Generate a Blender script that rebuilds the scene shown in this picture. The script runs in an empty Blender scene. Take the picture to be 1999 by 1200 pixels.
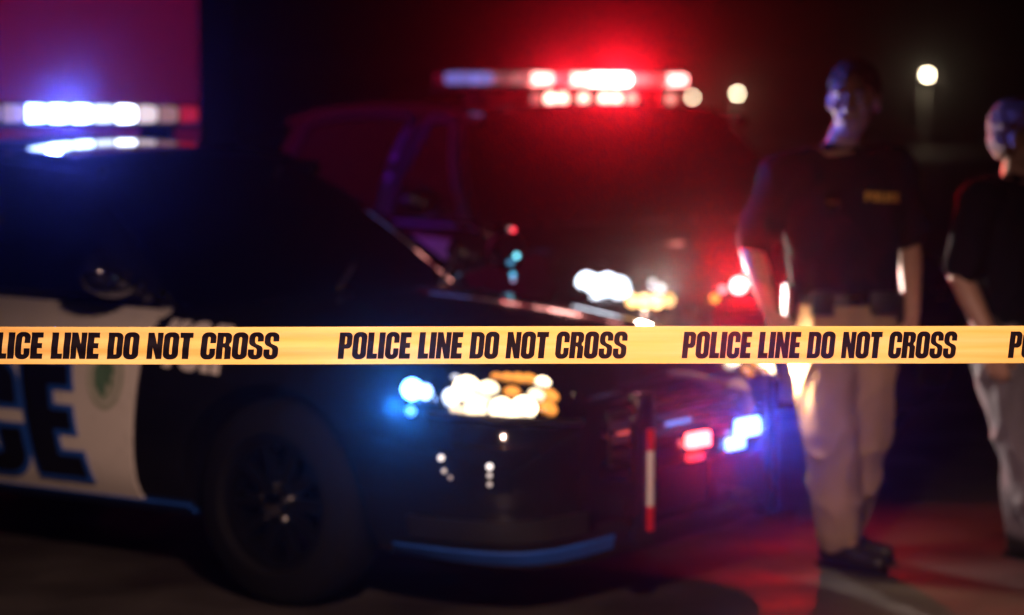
import bpy, bmesh, math, random
from mathutils import Vector, Matrix, noise
from mathutils.bvhtree import BVHTree
random.seed(7)
R = math.radians
scene = bpy.context.scene
COL = scene.collection

# ------------------------------------------------------------------ camera
CAM_H = 1.6
cd = bpy.data.cameras.new('camera'); cam = bpy.data.objects.new('camera', cd); COL.objects.link(cam)
cam.location = (0, 0, CAM_H); cam.rotation_euler = (R(90 - 4.24), 0, 0)
cd.lens = 85; cd.sensor_width = 36; cd.clip_start = 0.05; cd.clip_end = 2000
cd.dof.use_dof = True; cd.dof.focus_distance = 4.93; cd.dof.aperture_fstop = 2.1; cd.dof.aperture_blades = 0
scene.camera = cam

# ------------------------------------------------------------------ world, moonlight, exposure
w = bpy.data.worlds.new('World'); scene.world = w; w.use_nodes = True
nt = w.node_tree; bg = nt.nodes['Background']
sky = nt.nodes.new('ShaderNodeTexSky'); sky.sky_type = 'NISHITA'; sky.sun_disc = False
sky.sun_elevation = R(-5); sky.sun_rotation = R(200)
nt.links.new(sky.outputs[0], bg.inputs[0]); bg.inputs[1].default_value = 0.004
sd = bpy.data.lights.new('sun', 'SUN'); sd.energy = 0.006; sd.angle = R(10); sd.color = (1, .8, .7)
sun = bpy.data.objects.new('sun', sd); COL.objects.link(sun); sun.rotation_euler = (R(55), 0, R(-30))
scene.view_settings.view_transform = 'Standard'; scene.view_settings.look = 'None'
scene.view_settings.exposure = 0; scene.view_settings.gamma = 1
cy = scene.cycles
cy.use_denoising = True; cy.use_adaptive_sampling = False
cy.max_bounces = 5; cy.diffuse_bounces = 2; cy.glossy_bounces = 3; cy.volume_bounces = 0; cy.transparent_max_bounces = 12; cy.transmission_bounces = 6
cy.sample_clamp_indirect = 4.0; cy.sample_clamp_direct = 0.0; cy.caustics_reflective = False; cy.caustics_refractive = False
cy.use_light_tree = True

# ------------------------------------------------------------------ materials
MATS = {}
def mat(name, base, rough=.5, metal=0., spec=.5, coat=0., bump=0., bscale=60., var=.12, vscale=8., trans=0., emit=None, estr=0.):
    if name in MATS: return MATS[name]
    m = bpy.data.materials.new(name); m.use_nodes = True; n = m.node_tree; p = n.nodes['Principled BSDF']
    tc = n.nodes.new('ShaderNodeTexCoord'); nz = n.nodes.new('ShaderNodeTexNoise')
    nz.inputs['Scale'].default_value = vscale; nz.inputs['Detail'].default_value = 5
    n.links.new(tc.outputs['Object'], nz.inputs['Vector'])
    rp = n.nodes.new('ShaderNodeMapRange'); rp.inputs[1].default_value = .3; rp.inputs[2].default_value = .7
    rp.inputs[3].default_value = 1 - var; rp.inputs[4].default_value = 1 + var
    n.links.new(nz.outputs['Fac'], rp.inputs[0])
    mx = n.nodes.new('ShaderNodeVectorMath'); mx.operation = 'SCALE'; mx.inputs[0].default_value = base[:3]
    n.links.new(rp.outputs[0], mx.inputs['Scale']); n.links.new(mx.outputs[0], p.inputs['Base Color'])
    mr = n.nodes.new('ShaderNodeMath'); mr.operation = 'MULTIPLY'; mr.inputs[1].default_value = rough
    n.links.new(rp.outputs[0], mr.inputs[0]); n.links.new(mr.outputs[0], p.inputs['Roughness'])
    p.inputs['Metallic'].default_value = metal; p.inputs['Specular IOR Level'].default_value = spec
    p.inputs['Coat Weight'].default_value = coat; p.inputs['Coat Roughness'].default_value = .04
    p.inputs['Transmission Weight'].default_value = trans
    if bump:
        b = n.nodes.new('ShaderNodeBump'); b.inputs['Strength'].default_value = bump; b.inputs['Distance'].default_value = .01
        n2 = n.nodes.new('ShaderNodeTexNoise'); n2.inputs['Scale'].default_value = bscale; n2.inputs['Detail'].default_value = 6
        n.links.new(tc.outputs['Object'], n2.inputs['Vector']); n.links.new(n2.outputs['Fac'], b.inputs['Height'])
        n.links.new(b.outputs[0], p.inputs['Normal'])
    if emit:
        p.inputs['Emission Color'].default_value = (*emit, 1); p.inputs['Emission Strength'].default_value = estr
    MATS[name] = m
    return m
def lampmat(col, s):
    k = 'lit_lens_%g_%g_%g_%g' % (*col, s)
    if k in MATS: return MATS[k]
    base = tuple(.6 * c / max(col) for c in col)
    return mat(k, base, rough=.15, emit=col, estr=s)
def glassmat(name, tint, mix):
    if name in MATS: return MATS[name]
    m = bpy.data.materials.new(name); m.use_nodes = True; n = m.node_tree; n.nodes.clear()
    o = n.nodes.new('ShaderNodeOutputMaterial'); t = n.nodes.new('ShaderNodeBsdfTransparent'); g = n.nodes.new('ShaderNodeBsdfGlossy')
    t.inputs[0].default_value = (*tint, 1); g.inputs['Roughness'].default_value = .03
    nz = n.nodes.new('ShaderNodeTexNoise'); nz.inputs['Scale'].default_value = 3
    mr = n.nodes.new('ShaderNodeMapRange'); mr.inputs[3].default_value = .02; mr.inputs[4].default_value = .06
    n.links.new(nz.outputs['Fac'], mr.inputs[0]); n.links.new(mr.outputs[0], g.inputs['Roughness'])
    fr = n.nodes.new('ShaderNodeFresnel'); fr.inputs['IOR'].default_value = mix
    mx = n.nodes.new('ShaderNodeMixShader'); n.links.new(fr.outputs[0], mx.inputs[0]); n.links.new(t.outputs[0], mx.inputs[1]); n.links.new(g.outputs[0], mx.inputs[2])
    n.links.new(mx.outputs[0], o.inputs['Surface']); MATS[name] = m
    return m
BLACK = mat('black_paint', (.006, .006, .008), rough=.10, spec=.5, coat=.6, var=.2)
WHITE = mat('white_paint', (.72, .68, .64), rough=.28, coat=.2, var=.04)
PLASTIC = mat('black_plastic', (.012, .012, .013), rough=.45, bump=.1, bscale=300)
RUBBER = mat('tyre_rubber', (.004, .004, .0045), rough=.85, spec=.15, bump=.2, bscale=120)
CHROME = mat('chrome', (.75, .75, .76), rough=.06, metal=1)
STEEL = mat('dark_steel_rim', (.02, .02, .022), rough=.3, metal=.8)
BLUEV = mat('blue_vinyl', (.01, .085, .45), rough=.6, var=.08)
BLACKV = mat('black_vinyl', (.006, .006, .01), rough=.35)
WHITEV = mat('white_vinyl', (.75, .72, .7), rough=.4)
GREENV = mat('green_vinyl', (.10, .20, .13), rough=.4, var=.2)
PALEV = mat('pale_green_vinyl', (.42, .46, .36), rough=.4, var=.1)
REDV = mat('red_reflective_vinyl', (.6, .02, .02), rough=.3)
CLOTH = mat('seat_cloth', (.02, .02, .022), rough=.9)
GLASS = glassmat('tinted_glass', (.16, .17, .18), 1.45)
CLEAR = glassmat('clear_lens', (.92, .92, .92), 1.4)
REFL = mat('headlamp_reflector', (.7, .7, .72), rough=.12, metal=1)

# ------------------------------------------------------------------ object helpers
def tag(o, label=None, cat=None, group=None, kind=None):
    if label: o['label'] = label
    if cat: o['category'] = cat
    if group: o['group'] = group
    if kind: o['kind'] = kind
    return o
def empty(name, loc=(0, 0, 0), rz=0):
    o = bpy.data.objects.new(name, None); COL.objects.link(o); o.location = loc; o.rotation_euler = (0, 0, rz); o.empty_display_size = .2
    return o
def obj(name, bm, m, parent=None, smooth=True):
    if isinstance(bm, bpy.types.Mesh): me = bm
    else:
        me = bpy.data.meshes.new(name); bm.normal_update(); bm.to_mesh(me); bm.free()
    if smooth:
        me.polygons.foreach_set('use_smooth', [True] * len(me.polygons))
        try: me.set_sharp_from_angle(angle=R(38))
        except Exception: pass
    me.materials.clear(); me.materials.append(m)
    o = bpy.data.objects.new(name, me); COL.objects.link(o); o.parent = parent
    return o
def applied(o):
    dg = bpy.context.evaluated_depsgraph_get(); me = bpy.data.meshes.new_from_object(o.evaluated_get(dg))
    return me
def bx(bm, c, s, bev=0., rot=None):
    r = bmesh.ops.create_cube(bm, size=1); vs = r['verts']
    M = Matrix.Translation(c) @ (rot.to_4x4() if rot else Matrix.Identity(4)) @ Matrix.Diagonal((*s, 1))
    bmesh.ops.transform(bm, matrix=M, verts=vs)
    if bev:
        es = list({e for v in vs for e in v.link_edges}); bmesh.ops.bevel(bm, geom=es, offset=bev, segments=2, affect='EDGES', profile=.7)
    return bm
def box(c, s, bev=0., rot=None): return bx(bmesh.new(), c, s, bev, rot)
def lathe(prof, axis='Y', seg=40, c=(0, 0, 0), closed=False, bm=None):
    bm = bm or bmesh.new(); rings = []
    c = Vector(c)
    for (r, h) in prof:
        ring = []
        for k in range(seg):
            a = 2 * math.pi * k / seg; u, v = r * math.cos(a), r * math.sin(a)
            p = {'Y': (u, h, v), 'Z': (u, v, h), 'X': (h, u, v)}[axis]
            ring.append(bm.verts.new(c + Vector(p)))
        rings.append(ring)
    for i in range(len(rings) - 1):
        for k in range(seg): bm.faces.new((rings[i][k], rings[i][(k + 1) % seg], rings[i + 1][(k + 1) % seg], rings[i + 1][k]))
    if closed:
        for k in range(seg): bm.faces.new((rings[-1][k], rings[-1][(k + 1) % seg], rings[0][(k + 1) % seg], rings[0][k]))
    else:
        for rg in (rings[0], rings[-1]): bm.faces.new(rg)
    bmesh.ops.recalc_face_normals(bm, faces=bm.faces)
    return bm
def tube(pts, r, seg=10, bm=None, r1=None):
    bm = bm or bmesh.new(); pts = [Vector(p) for p in pts]; rings = []
    for i, p in enumerate(pts):
        d = (pts[min(i + 1, len(pts) - 1)] - pts[max(i - 1, 0)]).normalized()
        a = d.orthogonal().normalized() if abs(d.z) > .95 else d.cross(Vector((0, 0, 1))).normalized(); b = d.cross(a)
        rr = r if r1 is None else r + (r1 - r) * i / (len(pts) - 1)
        rings.append([bm.verts.new(p + rr * (math.cos(2 * math.pi * k / seg) * a + math.sin(2 * math.pi * k / seg) * b)) for k in range(seg)])
    for i in range(len(rings) - 1):
        for k in range(seg): bm.faces.new((rings[i][k], rings[i][(k + 1) % seg], rings[i + 1][(k + 1) % seg], rings[i + 1][k]))
    bm.faces.new(rings[0]); bm.faces.new(rings[-1]); bmesh.ops.recalc_face_normals(bm, faces=bm.faces)
    return bm
def slab(P, th, bm=None):
    """grid of points P[i][j] thickened along its mean normal"""
    bm = bm or bmesh.new(); n, m = len(P), len(P[0])
    P = [[Vector(p) for p in row] for row in P]
    N = (P[n - 1][0] - P[0][0]).cross(P[0][m - 1] - P[0][0]).normalized()
    A = [[bm.verts.new(p) for p in row] for row in P]; B = [[bm.verts.new(p - N * th) for p in row] for row in P]
    for i in range(n - 1):
        for j in range(m - 1):
            bm.faces.new((A[i][j], A[i + 1][j], A[i + 1][j + 1], A[i][j + 1])); bm.faces.new((B[i][j], B[i][j + 1], B[i + 1][j + 1], B[i + 1][j]))
    for i in range(n - 1):
        for j in (0, m - 1): bm.faces.new((A[i][j], A[i + 1][j], B[i + 1][j], B[i][j]))
    for j in range(m - 1):
        for i in (0, n - 1): bm.faces.new((A[i][j], A[i][j + 1], B[i][j + 1], B[i][j]))
    bmesh.ops.recalc_face_normals(bm, faces=bm.faces)
    return bm
def coons(bot, top, n=8):
    """ruled patch between two polylines of equal count"""
    return [[Vector(b).lerp(Vector(t), i / n) for i in range(n + 1)] for b, t in zip(bot, top)]
def light(name, parent, loc, direction, col, inten, radius=.03, cone=70, blend=1., kind='SPOT'):
    """a lamp with `inten` W/sr on its axis"""
    d = bpy.data.lights.new(name, kind); d.energy = inten * 4 * math.pi; d.color = col; d.shadow_soft_size = radius
    if kind == 'SPOT': d.spot_size = R(cone); d.spot_blend = blend
    o = bpy.data.objects.new(name, d); COL.objects.link(o); o.parent = parent; o.location = loc
    o.rotation_euler = Vector(direction).to_track_quat('-Z', 'Y').to_euler()
    return o

def beam(name, root, loc, target, col, inten, radius, cone):
    """narrow beam added at a vehicle lamp, aimed at the target for haze glow"""
    M = Matrix.Rotation(root.rotation_euler.z, 3, 'Z'); wp = root.location + M @ Vector(loc)
    return light(name, root, loc, M.inverted() @ (Vector(target) - wp), col, inten, radius, cone)
def gridcut(bm, nrm, step):
    n = Vector(nrm); ds = [v.co.dot(n) for v in bm.verts]; k = math.ceil(min(ds) / step)
    while k * step < max(ds):
        bmesh.ops.bisect_plane(bm, geom=bm.verts[:] + bm.edges[:] + bm.faces[:], plane_co=n * (k * step), plane_no=n, dist=1e-7); k += 1

# ------------------------------------------------------------------ heavy condensed lettering
def arc(cx, cy, rx, ry, a0, a1, n=7):
    return [(cx + rx * math.cos(R(a0 + (a1 - a0) * k / n)), cy + ry * math.sin(R(a0 + (a1 - a0) * k / n))) for k in range(n + 1)]
def rr(x0, y0, x1, y1, rx, ry):
    return arc(x1 - rx, y0 + ry, rx, ry, -90, 0) + arc(x1 - rx, y1 - ry, rx, ry, 0, 90) + arc(x0 + rx, y1 - ry, rx, ry, 90, 180) + arc(x0 + rx, y0 + ry, rx, ry, 180, 270)
def glyph(ch):
    if ch == 'I': return .235, [[(0, 0), (.235, 0), (.235, 1), (0, 1)]]
    if ch == 'L': return .40, [[(0, 0), (.40, 0), (.40, .2), (.235, .2), (.235, 1), (0, 1)]]
    if ch == 'E': return .43, [[(0, 0), (.43, 0), (.43, .2), (.235, .2), (.235, .41), (.40, .41), (.40, .6), (.235, .6), (.235, .8), (.42, .8), (.42, 1), (0, 1)]]
    if ch == 'T': return .46, [[(.112, 0), (.348, 0), (.348, .8), (.46, .8), (.46, 1), (0, 1), (0, .8), (.112, .8)]]
    if ch == 'N': return .54, [[(0, 0), (.2, 0), (.2, .45), (.33, 0), (.54, 0), (.54, 1), (.34, 1), (.34, .55), (.21, 1), (0, 1)]]
    if ch == 'O': return .54, [rr(0, -.015, .54, 1.015, .23, .2), rr(.222, .17, .318, .83, .047, .06)[::-1]]
    if ch == 'D': return .53, [[(0, 0)] + arc(.33, .2, .2, .2, -90, 0) + arc(.33, .8, .2, .2, 0, 90) + [(0, 1)], ([(.228, .17)] + arc(.275, .22, .045, .05, -90, 0) + arc(.275, .78, .045, .05, 0, 90) + [(.228, .83)])[::-1]]
    if ch == 'P': return .51, [[(0, 0), (.228, 0), (.228, .39)] + arc(.34, .56, .17, .17, -90, 0) + arc(.34, .83, .17, .17, 0, 90) + [(0, 1)], ([(.228, .55)] + arc(.255, .6, .04, .05, -90, 0) + arc(.255, .79, .04, .05, 0, 90) + [(.228, .84)])[::-1]]
    if ch == 'R': return .53, [[(0, 0), (.228, 0), (.228, .45), (.25, .45)] + arc(.25, .38, .055, .07, 90, 0, 4) + [(.305, 0), (.53, 0), (.53, .36)] + arc(.43, .4, .1, .1, 0, 75, 4) + arc(.34, .70, .18, .16, -50, 0, 4) + arc(.34, .83, .18, .17, 0, 90) + [(0, 1)], ([(.228, .6)] + arc(.26, .65, .04, .05, -90, 0) + arc(.26, .79, .04, .05, 0, 90) + [(.228, .84)])[::-1]]
    if ch == 'C': return .52, [arc(.3, .8, .22, .215, 0, 90) + arc(.22, .8, .22, .215, 90, 180) + arc(.22, .2, .22, .215, 180, 270) + arc(.3, .2, .22, .215, 270, 360) + [(.52, .4), (.315, .4)] + arc(.268, .22, .047, .06, 0, -180, 8) + arc(.268, .78, .047, .06, 180, 0, 8) + [(.315, .6), (.52, .6)]]
    if ch == 'S': return .52, [[(.52, .66)] + arc(.3, .8, .22, .215, 0, 90) + arc(.22, .8, .22, .215, 90, 180) + [(0, .68)] + arc(.2, .68, .2, .2, 180, 235, 4) + [(.27, .42)] + arc(.26, .34, .05, .06, 40, 0, 3) + arc(.262, .21, .047, .06, 0, -180, 8) + [(.215, .37), (0, .37)] + arc(.22, .2, .22, .215, 180, 270) + arc(.3, .2, .22, .215, 270, 360) + [(.52, .33)] + arc(.32, .36, .2, .18, 0, 50, 4) + [(.26, .58)] + arc(.27, .68, .055, .07, 220, 180, 3) + arc(.262, .79, .047, .06, 180, 0, 8) + [(.31, .66)]]
    if ch == 'Y': return .54, [[(.16, 0), (.38, 0), (.38, .4), (.54, 1), (.32, 1), (.27, .7), (.22, 1), (0, 1), (.16, .4)]]
    return .25, []
def text_mesh(s, h, slant=.1, xs=1., track=.035, word=.30, offset=0., th=.0004):
    """mesh of the words in the XY plane, baseline at 0; returns mesh and width"""
    cu = bpy.data.curves.new('lettering_outline', 'CURVE'); cu.dimensions = '2D'; cu.fill_mode = 'BOTH'; cu.extrude = th; cu.offset = offset
    x = 0.
    for ch in s:
        if ch == ' ': x += word; continue
        wd, cont = glyph(ch)
        for c in cont:
            sp = cu.splines.new('POLY'); sp.points.add(len(c) - 1); sp.use_cyclic_u = True
            for q, (a, b) in zip(sp.points, c): q.co = ((x + a) * xs * h + slant * b * h, b * h, 0, 1)
        x += wd + track
    o = bpy.data.objects.new('lettering_outline', cu); COL.objects.link(o)
    me = applied(o); bpy.data.objects.remove(o); bpy.data.curves.remove(cu)
    return me, x * xs * h

# ------------------------------------------------------------------ ground and building
gm = mat('asphalt', (.042, .036, .035), rough=.6, spec=.35, bump=.6, bscale=45, var=.35, vscale=2.2)
bm = bmesh.new(); bmesh.ops.create_grid(bm, x_segments=20, y_segments=20, size=420)
for v in bm.verts: v.co.y += 380
tag(obj('ground', bm, gm, smooth=False), 'dark asphalt of the lot under the vehicles and the two people', 'ground', kind='structure')

wallm = mat('pale_render', (.16, .155, .155), rough=.8, bump=.25, bscale=30, var=.06, vscale=1.2)
b = empty('building', (-5.27, 15.9, 0), R(4)); tag(b, 'pale windowless building behind the sedan, its wall lit purple by the lights', 'building')
obj('wall', box((0, 3, 2.4), (6.4, 6, 4.8), .03), wallm, b, smooth=False)
obj('roof', box((0, 3, 4.9), (6.6, 6.2, .2), .02), mat('roof_edge', (.2, .2, .2), rough=.6), b, smooth=False)
obj('plinth', box((0, 3, .15), (6.46, 6.06, .3), .01), mat('plinth_concrete', (.3, .29, .28), rough=.8), b, smooth=False)

# ------------------------------------------------------------------ vehicles
def interp(x, tab):
    if x <= tab[0][0]: return tab[0][1]
    for (a, va), (c, vc) in zip(tab, tab[1:]):
        if x <= c:
            t = (x - a) / (c - a); return va + (vc - va) * t
    return tab[-1][1]
class Car:
    """local frame: x forward, y left, z up, origin on the ground under the middle of the front axle"""
    def __init__(s, root, L):
        s.root = root; s.L = L
    def body(s, stations, wr, axles, track):
        bm = bmesh.new(); loops = []
        for (x, W, B, T, M) in stations:
            H = T - B
            half = [(0, B), (.7 * W, B), (.93 * W, B + .10 * H), (.985 * W, B + .30 * H), (W, B + .52 * H), (.985 * W, B + .74 * H), (.95 * W, B + .89 * H), (.84 * W, T - .02 * H), (.45 * W, T + M * .75), (0, T + M)]
            pts = [(-a, z) for a, z in half[1:-1]]
            loop = half + pts[::-1]
            loops.append([bm.verts.new((x, a, z)) for a, z in loop])
        n = len(loops[0])
        for i in range(len(loops) - 1):
            for k in range(n): bm.faces.new((loops[i][k], loops[i][(k + 1) % n], loops[i + 1][(k + 1) % n], loops[i + 1][k]))
        for lp in (loops[0], loops[-1]):
            c = bm.verts.new(sum((v.co for v in lp), Vector()) / n)
            for k in range(n): bm.faces.new((lp[k], lp[(k + 1) % n], c))
        bmesh.ops.recalc_face_normals(bm, faces=bm.faces)
        me = bpy.data.meshes.new('t'); bm.to_mesh(me); bm.free()
        t = bpy.data.objects.new('t', me); COL.objects.link(t)
        md = t.modifiers.new('s', 'SUBSURF'); md.levels = md.render_levels = 2
        me2 = applied(t); t.modifiers.clear(); t.data = me2
        bm = bmesh.new(); bm.from_mesh(me2); s.bvh = BVHTree.FromBMesh(bm); bm.free()
        cut = bmesh.new()
        for ax in axles:
            for sy in (-1, 1):
                lathe([(wr + .055, sy * (track - .22)), (wr + .055, sy * (track + .4))], 'Y', 48, (ax, 0, wr), bm=cut)
        bmesh.ops.recalc_face_normals(cut, faces=cut.faces)
        mc = bpy.data.meshes.new('c'); cut.to_mesh(mc); cut.free(); oc = bpy.data.objects.new('c', mc); COL.objects.link(oc)
        bo = t.modifiers.new('b', 'BOOLEAN'); bo.object = oc; bo.operation = 'DIFFERENCE'; bo.solver = 'EXACT'
        me3 = applied(t); bpy.data.objects.remove(t); bpy.data.objects.remove(oc)
        return obj('body', me3, BLACK, s.root)
    def hit(s, p, d, off):
        d = Vector(d).normalized(); p = Vector(p)
        h, n, i, dist = s.bvh.ray_cast(p - d * 3, d)
        if h is None:
            h, n, i, dist = s.bvh.find_nearest(p)
        return h + n * off
    def side_patch(s, name, poly_fn, nx, nz, m, parent, side=-1, off=.006, th=.012):
        """poly_fn(u,v) -> (x,z) on the body side"""
        P = [[s.hit((poly_fn(i / nx, j / nz)[0], side * 1.0, poly_fn(i / nx, j / nz)[1]), (0, -side, 0), off) for j in range(nz + 1)] for i in range(nx + 1)]
        return obj(name, slab(P if side < 0 else P[::-1], -th), m, parent)
    def patch(s, P, d, off, th, name, m, parent):
        G = [[s.hit(p, d, off) for p in row] for row in P]
        return obj(name, slab(G, th), m, parent)
    def side_text(s, name, me, x0, z0, m, parent, off, rise=0., side=-1):
        bm = bmesh.new(); bm.from_mesh(me)
        gridcut(bm, (1, 0, 0), .05); gridcut(bm, (0, 1, 0), .03)
        for v in bm.verts:
            x, z, e = x0 + v.co.x, z0 + v.co.y + rise * v.co.x, v.co.z
            v.co = s.hit((x, side, z), (0, -side, 0), off + e)
        return obj(name, bm, m, parent, smooth=False)
    def wheel(s, x, y, r, wd=.235):
        e = obj('wheel', lathe([(r - .035, -wd / 2 + .012), (r - .012, -wd / 2 + .035), (r, -wd / 2 + .06), (r, wd / 2 - .06), (r - .012, wd / 2 - .035), (r - .035, wd / 2 - .012), (r * .68, wd / 2), (r * .64, wd / 2 - .02), (r * .64, -wd / 2 + .02), (r * .68, -wd / 2)], 'Y', 48, closed=True), RUBBER, s.root)
        e.location = (x, y, r); o = -1 if y < 0 else 1
        ri = bmesh.new(); q = r * .64
        lathe([(q, -.09), (q, .09), (q - .015, .085), (q - .03, .02), (q - .03, -.085)], 'Y', 40, closed=True, bm=ri)
        for k in range(10):
            a = 2 * math.pi * k / 10
            rot = Matrix.Rotation(a, 3, 'Y'); c = rot @ Vector((q * .52, o * .055, 0))
            bx(ri, c, (q * .95, .03, .045), .006, rot)
        lathe([(.001, o * .03), (.075, o * .03), (.07, o * .078), (.001, o * .085)], 'Y', 24, bm=ri)
        obj('rim', ri, STEEL, e)
        obj('hub_cap', lathe([(.001, o * .083), (.05, o * .083), (.042, o * .105), (.02, o * .112), (.001, o * .114)], 'Y', 24), CHROME, e)
        for k in range(5):
            a = 2 * math.pi * k / 5 + .3
            obj('lug_nut', lathe([(.001, o * .07), (.012, o * .07), (.011, o * .092), (.004, o * .098), (.001, o * .098)], 'Y', 6, (.062 * math.cos(a), 0, .062 * math.sin(a))), CHROME, e)
        return e
    def mirror(s, x, y, z, o):
        bm = bmesh.new(); bmesh.ops.create_uvsphere(bm, u_segments=20, v_segments=12, radius=1)
        for v in bm.verts:
            c = v.co; f = .55 if c.x < 0 else 1.
            v.co = Vector((c.x * .085 * f, c.y * .125, c.z * .078 + .012 * c.y * o))
        hz = obj('mirror', bm, BLACK, s.root); hz.location = (x, y + o * .13, z)
        obj('mirror_stalk', tube([(-.01, -o * .16, -.05), (-.005, -o * .06, -.045)], .022), PLASTIC, hz)
        obj('mirror_glass', lathe([(.001, -.047), (.1, -.047), (.1, -.051), (.001, -.051)], 'X', 24), CHROME, hz).scale = (1, 1, .62)
        return hz
    def seat(s, x, y, z):
        bm = bmesh.new(); bx(bm, (0, 0, 0), (.5, .5, .16), .05); bx(bm, (-.3, 0, .33), (.14, .48, .62), .05, Matrix.Rotation(R(-14), 3, 'Y'))
        e = obj('seat', bm, CLOTH, s.root); e.location = (x, y, z)
        obj('headrest', box((-.4, 0, .72), (.1, .26, .17), .035), CLOTH, e)
    def cabin(s, g):
        """g: belt/roof key points"""
        rt = s.root; yb, yr = g['yb'], g['yr']; zb = g['zb']; zr = g['zr']; xa, xat, xd, xdt = g['xa'], g['xat'], g['xd'], g['xdt']; xb = g['xb']
        nb = 8
        ts = [-1 + 2 * k / 12 for k in range(13)]
        wb = [(xa + g['bow'] * (1 - t * t), t * yb, zb + .02 * (1 - t * t)) for t in ts]; wt = [(xat + .12 * (1 - t * t), t * yr, zr + .035 * (1 - t * t)) for t in ts]
        def bulge(P, k, ax):
            n = len(P[0]) - 1
            return [[p + Vector(ax) * k * math.sin(math.pi * j / n) for j, p in enumerate(row)] for row in P]
        obj('windshield', slab(bulge(coons(wb, wt), .035, (.6, 0, .7)), .008), GLASS, rt)
        rb = [(xd - .1 * (1 - t * t), t * yb * .97, zb + .03) for t in ts]; rtp = [(xdt - .08 * (1 - t * t), t * yr, zr + .03 * (1 - t * t)) for t in ts]
        obj('rear_window', slab(bulge(coons(rb, rtp), .03, (-.6, 0, .7))[::-1], .008), GLASS, rt)
        # roof panel
        rows = []
        for i in range(11):
            u = i / 10; x = xat + (xdt - xat) * u
            rows.append([(x + (.12 * (1 - u) - .08 * u) * (1 - t * t), t * yr, zr + .035 * (1 - t * t) + .045 * math.sin(math.pi * u)) for t in ts])
        obj('roof', slab(rows, .03), BLACK, rt)
        def rail(u, y): return Vector((xat + (xdt - xat) * u, y * yr, zr + .045 * math.sin(math.pi * u)))
        for sy in (-1, 1):
            def pil(a, b_, w0, w1, dpt=.05, name='pillar', m=BLACK):
                a, b_ = Vector(a), Vector(b_); n = Vector((0, sy, .35)).normalized()
                P = []
                for i in range(9):
                    t = i / 8; c = a.lerp(b_, t) + n * (.03 * math.sin(math.pi * t)); ww = w0 + (w1 - w0) * t
                    P.append([c + Vector((-ww / 2, 0, 0)), c + Vector((ww / 2, 0, 0))])
                o_ = obj(name, slab(P, dpt if sy > 0 else -dpt), m, rt); return o_
            pil((xa - .03, sy * yb, zb - .02), rail(0, sy) + Vector((-.03, 0, 0)), .10, .10)
            pil((xb, sy * yb, zb - .02), rail((xb + .12 - xat) / (xdt - xat), sy), .12, .10)
            pil((xd + .08, sy * yb * .98, zb - .02), rail(1, sy) + Vector((.05, 0, 0)), .42 if g['sedan'] else .26, .2)
            # roof rail
            obj('roof_rail', tube([rail(k / 10, sy) + Vector((0, 0, -.015)) for k in range(-1, 12)], .032, 8), BLACK, rt)
            fm = g.get('trim', BLACK)
            def win(xb0, xb1, u0, u1, xt0=None):
                bot = [Vector((xb0 + (xb1 - xb0) * k / nb, sy * yb, zb + .01)) for k in range(nb + 1)]; top = [rail(u0 + (u1 - u0) * k / nb, sy) + Vector((0, 0, -.03)) for k in range(nb + 1)]
                P = coons(bot, top); P = bulge(P, .03, (0, sy, .3))
                wn = obj('side_window', slab(P, .006), GLASS, rt)
                ins = lambda i, j: P[i][j] + Vector((0, sy * .012, 0))
                loop = [ins(0, 0)] + [ins(0, j) for j in range(1, 8)] + [ins(0, 8) + Vector((-.03, 0, -.01))] + [ins(i, 8) for i in range(1, nb)] + [ins(nb, 8) + Vector((.03, 0, -.01))] + [ins(nb, j) for j in range(7, 0, -1)] + [ins(nb, 0)]
                obj('window_frame', tube(loop, g.get('fr', .02), 8), fm, wn)
                return wn
            ub = (xb + .12 - xat) / (xdt - xat)
            win(xa - .12, xb + .06, .03, ub - .04)
            win(xb - .06, xd + g['qx'], ub + .04, .93)
        # inside
        obj('dashboard', box((xa - .30, 0, zb - .10), (.45, yb * 1.7, .22), .07), PLASTIC, rt)
        st = obj('steering_wheel', lathe([(.17, -.012), (.19, 0), (.17, .012), (.15, 0)], 'X', 28, closed=True), PLASTIC, rt); st.location = (xa - .62, .38, zb - .03); st.rotation_euler = (0, R(-22), 0)
        for sx in (xb + .12, xb - .85):
            for yy in (-.38, .38): s.seat(sx, yy, zb - .52)

def lamp_unit(parent, name, loc, size, col, strength, rot=0., axis='X', housing=True):
    """rounded LED lens with a dark bezel, facing +x of its parent unless turned"""
    d, wy, hz = size
    rotm = Matrix.Rotation(rot, 3, 'Z')
    o = obj(name, box((0, 0, 0), (d, wy, hz), min(d, wy, hz) * .35), lampmat(col, strength), parent); o.location = loc; o.rotation_euler = (0, 0, rot)
    if housing:
        pass
    return o

# ------------------------------------------------------------------ near sedan
YAW1 = R(-36)
sed = empty('police_sedan', (-.27, 8.72, 0), YAW1)
tag(sed, 'black and white police sedan in front, blue lights lit on its roof bar', 'police car')
C1 = Car(sed, 5.1)
ST1 = [(1.02, .62, .26, .66, .01), (.985, .78, .19, .72, .015), (.90, .88, .16, .765, .03), (.70, .925, .15, .83, .055), (.42, .925, .16, .885, .078), (0, .935, .21, .93, .095), (-.35, .94, .21, .97, .075), (-.6, .94, .21, 1.0, .02),
       (-1.2, .945, .21, 1.01, 0), (-2.0, .945, .21, 1.03, 0), (-2.7, .945, .21, 1.05, .01), (-3.2, .94, .22, 1.08, .03), (-3.7, .91, .24, 1.09, .03), (-4.0, .83, .28, 1.07, .03), (-4.1, .70, .34, .98, .02)]
C1.body(ST1, .35, (0, -2.87), .80)
C1.cabin(dict(yb=.83, yr=.60, zb=1.0, zr=1.465, xa=-.50, xat=-1.22, xd=-3.1, xdt=-2.55, xb=-1.62, bow=.30, sedan=True, qx=.38))
for x in (0, -2.87):
    for y in (-.80, .80): C1.wheel(x, y, .35)
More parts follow.
